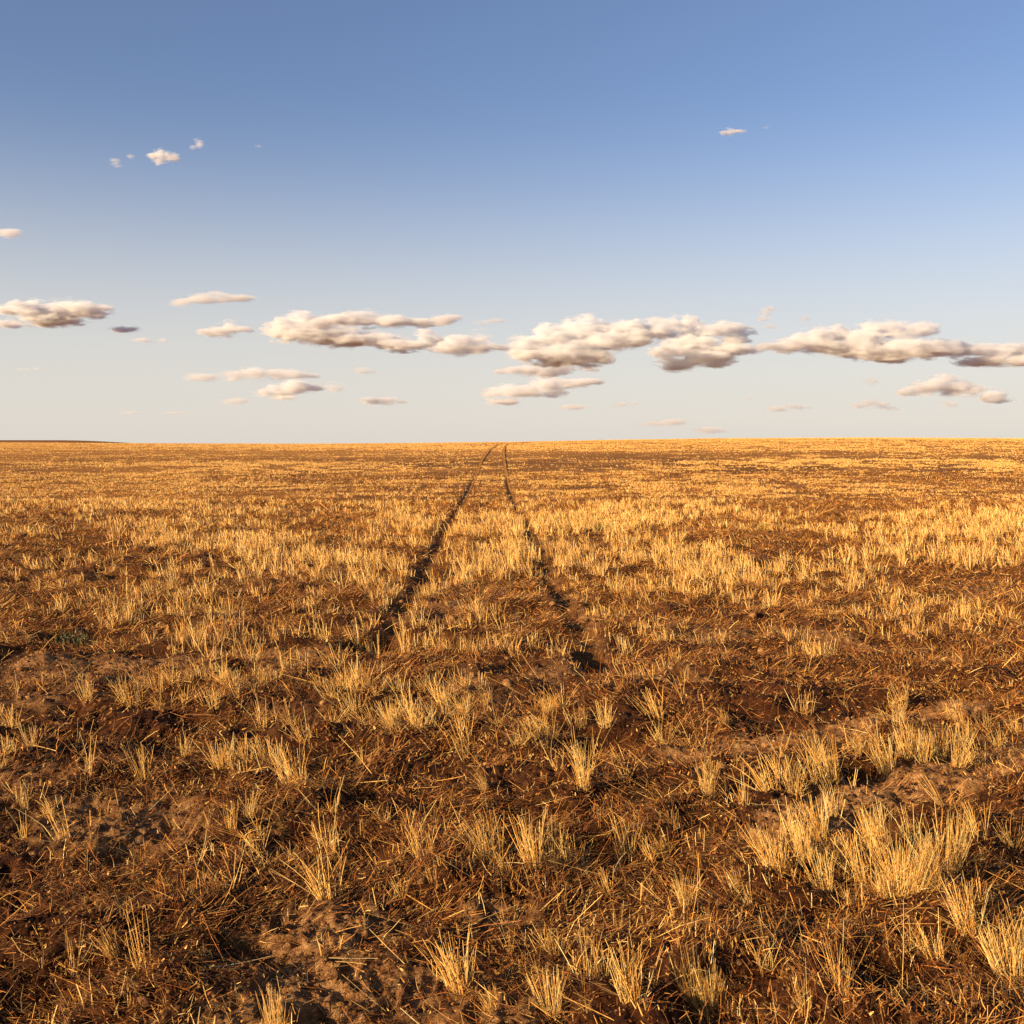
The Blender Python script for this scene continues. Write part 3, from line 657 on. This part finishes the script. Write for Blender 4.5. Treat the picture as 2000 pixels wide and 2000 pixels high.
def cloud(i, conv, dens, puffs, label):
    P = np.array([conv(t) for t in puffs], float)
    if len(P) > 4: P[:, 2] *= 1.1; P[:, 3] *= 1.0
    base = (P[:, 1] + P[:, 3]).max()
    D = min(1450 / ((EYE_Y - base) / F), 34000) * (1 + .02 * math.sin(i * 2.3))
    s = D / F
    cx = .5 * ((P[:, 0] - P[:, 2]).min() + (P[:, 0] + P[:, 2]).max()); cy = P[:, 1].mean()
    X = (cx - 1000) * s; v = (1000 - cy) / F * D
    loc = Vector((X, D * ct + v * st, CAM_H - D * st + v * ct))
    rr = np.random.default_rng(900 + i)
    C3 = np.stack([(P[:, 0] - cx) * s, rr.uniform(-.25, .25, len(P)) * P[:, 2] * s * 1.2, -(P[:, 1] - cy) * s], 1)
    R3_ = np.stack([P[:, 2] * s, P[:, 2] * s * .9, P[:, 3] * s], 1)
    # closed hull round the puffs
    me = bpy.data.meshes.new('cloud'); import bmesh
    bm = bmesh.new()
    from mathutils import Matrix
    for c, r3 in zip(C3, R3_):
        bmesh.ops.create_icosphere(bm, subdivisions=3, radius=1.0, matrix=Matrix.LocRotScale(Vector(c), None, Vector(r3 * 1.42)))
    bm.to_mesh(me); bm.free()
    o = bpy.data.objects.new('cloud', me)
    if len(P) > 1:
        C.objects.link(o)
        md = o.modifiers.new('r', 'REMESH'); md.mode = 'VOXEL'; md.voxel_size = float(R3_.min() * .45)
        dg = bpy.context.evaluated_depsgraph_get(); me2 = bpy.data.meshes.new_from_object(o.evaluated_get(dg))
        bpy.data.objects.remove(o); me2.name = 'cloud'; o = bpy.data.objects.new('cloud', me2); me = me2
    C.objects.link(o); o.location = loc
    # shader: union of puffs eroded by noise
    m, nt, out = mat('cloud_vapour'); L = nt.links
    tc = N(nt, 'ShaderNodeTexCoord'); co_ = tc.outputs['Object']
    acc = None
    for c, r3 in zip(C3, R3_):
        sub = N(nt, 'ShaderNodeVectorMath', operation='SUBTRACT'); L.new(co_, sub.inputs[0]); sub.inputs[1].default_value = tuple(c)
        mu = N(nt, 'ShaderNodeVectorMath', operation='MULTIPLY'); L.new(sub.outputs[0], mu.inputs[0]); mu.inputs[1].default_value = tuple(1 / r3)
        ln = N(nt, 'ShaderNodeVectorMath', operation='LENGTH'); L.new(mu.outputs[0], ln.inputs[0])
        if acc is None: acc = ln.outputs['Value']
        else:
            mn = N(nt, 'ShaderNodeMath', operation='SMOOTH_MIN'); mn.inputs[2].default_value = .25
            L.new(acc, mn.inputs[0]); L.new(ln.outputs['Value'], mn.inputs[1]); acc = mn.outputs[0]
    nz = N(nt, 'ShaderNodeTexNoise'); nz.inputs['Scale'].default_value = 1.0; nz.inputs['Detail'].default_value = 6; nz.inputs['Roughness'].default_value = .68
    wl = 24 if R3_.max() / s > 20 else 12
    mp = N(nt, 'ShaderNodeMapping'); k = 1 / (wl * s); mp.inputs['Scale'].default_value = (k * (.55 if dens >= .5 else .3), k * .8, k * 1.7); mp.inputs['Location'].default_value = (i * 3.7, i, 0)
    L.new(co_, mp.inputs['Vector']); L.new(mp.outputs[0], nz.inputs['Vector'])
    faint = dens < .5; soft = .9 if dens > .6 else 1.2
    nm_ = N(nt, 'ShaderNodeMath', operation='MULTIPLY_ADD'); L.new(nz.outputs['Fac'], nm_.inputs[0]); nm_.inputs[1].default_value = 4.0 if not faint else 4.2; nm_.inputs[2].default_value = -1.85 if not faint else -1.9
    sb = N(nt, 'ShaderNodeMath', operation='SUBTRACT'); sb.inputs[0].default_value = 1.0; L.new(acc, sb.inputs[1])
    ad = N(nt, 'ShaderNodeMath', operation='ADD'); L.new(sb.outputs[0], ad.inputs[0]); L.new(nm_.outputs[0], ad.inputs[1])
    mr = N(nt, 'ShaderNodeMapRange', interpolation_type='SMOOTHSTEP'); mr.inputs['From Min'].default_value = 0; mr.inputs['From Max'].default_value = soft
    sig = min(dens, 1.0) / (6.0 * s) if not faint else dens / (4.5 * s)
    mr.inputs['To Max'].default_value = sig
    L.new(ad.outputs[0], mr.inputs['Value'])
    vs = N(nt, 'ShaderNodeVolumeScatter'); vs.inputs['Color'].default_value = (.935, .930, .944, 1); vs.inputs['Anisotropy'].default_value = .2
    L.new(mr.outputs['Result'], vs.inputs['Density']); ab = N(nt, 'ShaderNodeVolumeAbsorption'); ab.inputs['Color'].default_value = vs.inputs['Color'].default_value[:]; L.new(mr.outputs['Result'], ab.inputs['Density'])
    av = N(nt, 'ShaderNodeAddShader'); L.new(vs.outputs[0], av.inputs[0]); L.new(ab.outputs[0], av.inputs[1]); L.new(av.outputs[0], out.inputs['Volume'])
    m.cycles.volume_step_rate = 0.15
    me.materials.clear(); me.materials.append(m)
    tag(o, label, 'cloud', 'clouds over the field')
if QUICK != 'nc':
    for i, (cv, dn, pf, lb) in enumerate(CL): cloud(i, cv, dn, pf, lb)

# ------------------------------------------------------------------ light
SUN_EL = math.radians(15.5)
SUN_AZ = math.radians(125)          # turned from the view direction towards the viewer's shoulder
sd = Vector((-math.sin(SUN_AZ) * math.cos(SUN_EL), math.cos(SUN_AZ) * math.cos(SUN_EL), math.sin(SUN_EL)))
ld = bpy.data.lights.new('sun', 'SUN'); ld.energy = 5.0; ld.angle = math.radians(.5); ld.color = (1.0, .755, .44)
so = bpy.data.objects.new('sun', ld); C.objects.link(so); so.rotation_euler = sd.to_track_quat('Z', 'Y').to_euler()
W = bpy.data.worlds.new('World'); bpy.context.scene.world = W; W.use_nodes = True
nt = W.node_tree; nt.nodes.clear()
sky = nt.nodes.new('ShaderNodeTexSky'); sky.sky_type = 'NISHITA'; sky.sun_disc = False
sky.sun_elevation = SUN_EL; sky.sun_rotation = math.atan2(sd.x, sd.y)
sky.air_density = 1.0; sky.dust_density = .8; sky.ozone_density = 2.6; sky.altitude = 100
bg = nt.nodes.new('ShaderNodeBackground'); bg.inputs['Strength'].default_value = .060
wo = nt.nodes.new('ShaderNodeOutputWorld'); tcw = nt.nodes.new('ShaderNodeTexCoord'); sx = nt.nodes.new('ShaderNodeSeparateXYZ'); nt.links.new(tcw.outputs['Generated'], sx.inputs[0])
hz_r = nt.nodes.new('ShaderNodeMapRange'); hz_r.interpolation_type = 'SMOOTHERSTEP'; nt.links.new(sx.outputs['Z'], hz_r.inputs['Value'])
hz_r.inputs['From Min'].default_value = -.02; hz_r.inputs['From Max'].default_value = .34; hz_r.inputs['To Min'].default_value = .85; hz_r.inputs['To Max'].default_value = 0
tn = nt.nodes.new('ShaderNodeMix'); tn.data_type = 'RGBA'; tn.blend_type = 'MULTIPLY'; tn.inputs[0].default_value = 1; tn.inputs[7].default_value = (1.10, .985, 1.07, 1)
hm = nt.nodes.new('ShaderNodeMix'); hm.data_type = 'RGBA'; hm.inputs[7].default_value = (5.75, 5.4, 4.95, 1)       # dust haze low in the air
lo_ = nt.nodes.new('ShaderNodeMapRange'); nt.links.new(sx.outputs['Z'], lo_.inputs['Value']); lo_.inputs['From Min'].default_value = -.12; lo_.inputs['From Max'].default_value = -.02
ml_ = nt.nodes.new('ShaderNodeMath'); ml_.operation = 'MULTIPLY'; nt.links.new(hz_r.outputs[0], ml_.inputs[0]); nt.links.new(lo_.outputs[0], ml_.inputs[1])
nt.links.new(sky.outputs[0], tn.inputs[6]); nt.links.new(ml_.outputs[0], hm.inputs[0]); nt.links.new(tn.outputs[2], hm.inputs[6])
nt.links.new(hm.outputs[2], bg.inputs[0]); nt.links.new(bg.outputs[0], wo.inputs[0])

cd = bpy.data.cameras.new('camera'); cam = bpy.data.objects.new('camera', cd); C.objects.link(cam)
cd.sensor_width = 36; cd.lens = 36.0; cd.clip_end = 60000; cd.clip_start = .05
cam.location = (0, 0, CAM_H); cam.rotation_euler = (math.pi / 2 - TH, 0, 0)
sc = bpy.context.scene; sc.camera = cam
sc.view_settings.view_transform = 'Standard'; sc.view_settings.look = 'None'; sc.view_settings.exposure = 1.2; sc.view_settings.gamma = 1
sc.cycles.volume_bounces = 9; sc.cycles.max_bounces = 10; sc.cycles.diffuse_bounces = 1
sc.cycles.volume_max_steps = 1024
sc.cycles.use_adaptive_sampling = True; sc.cycles.adaptive_threshold = .02
sc.cycles.use_denoising = True
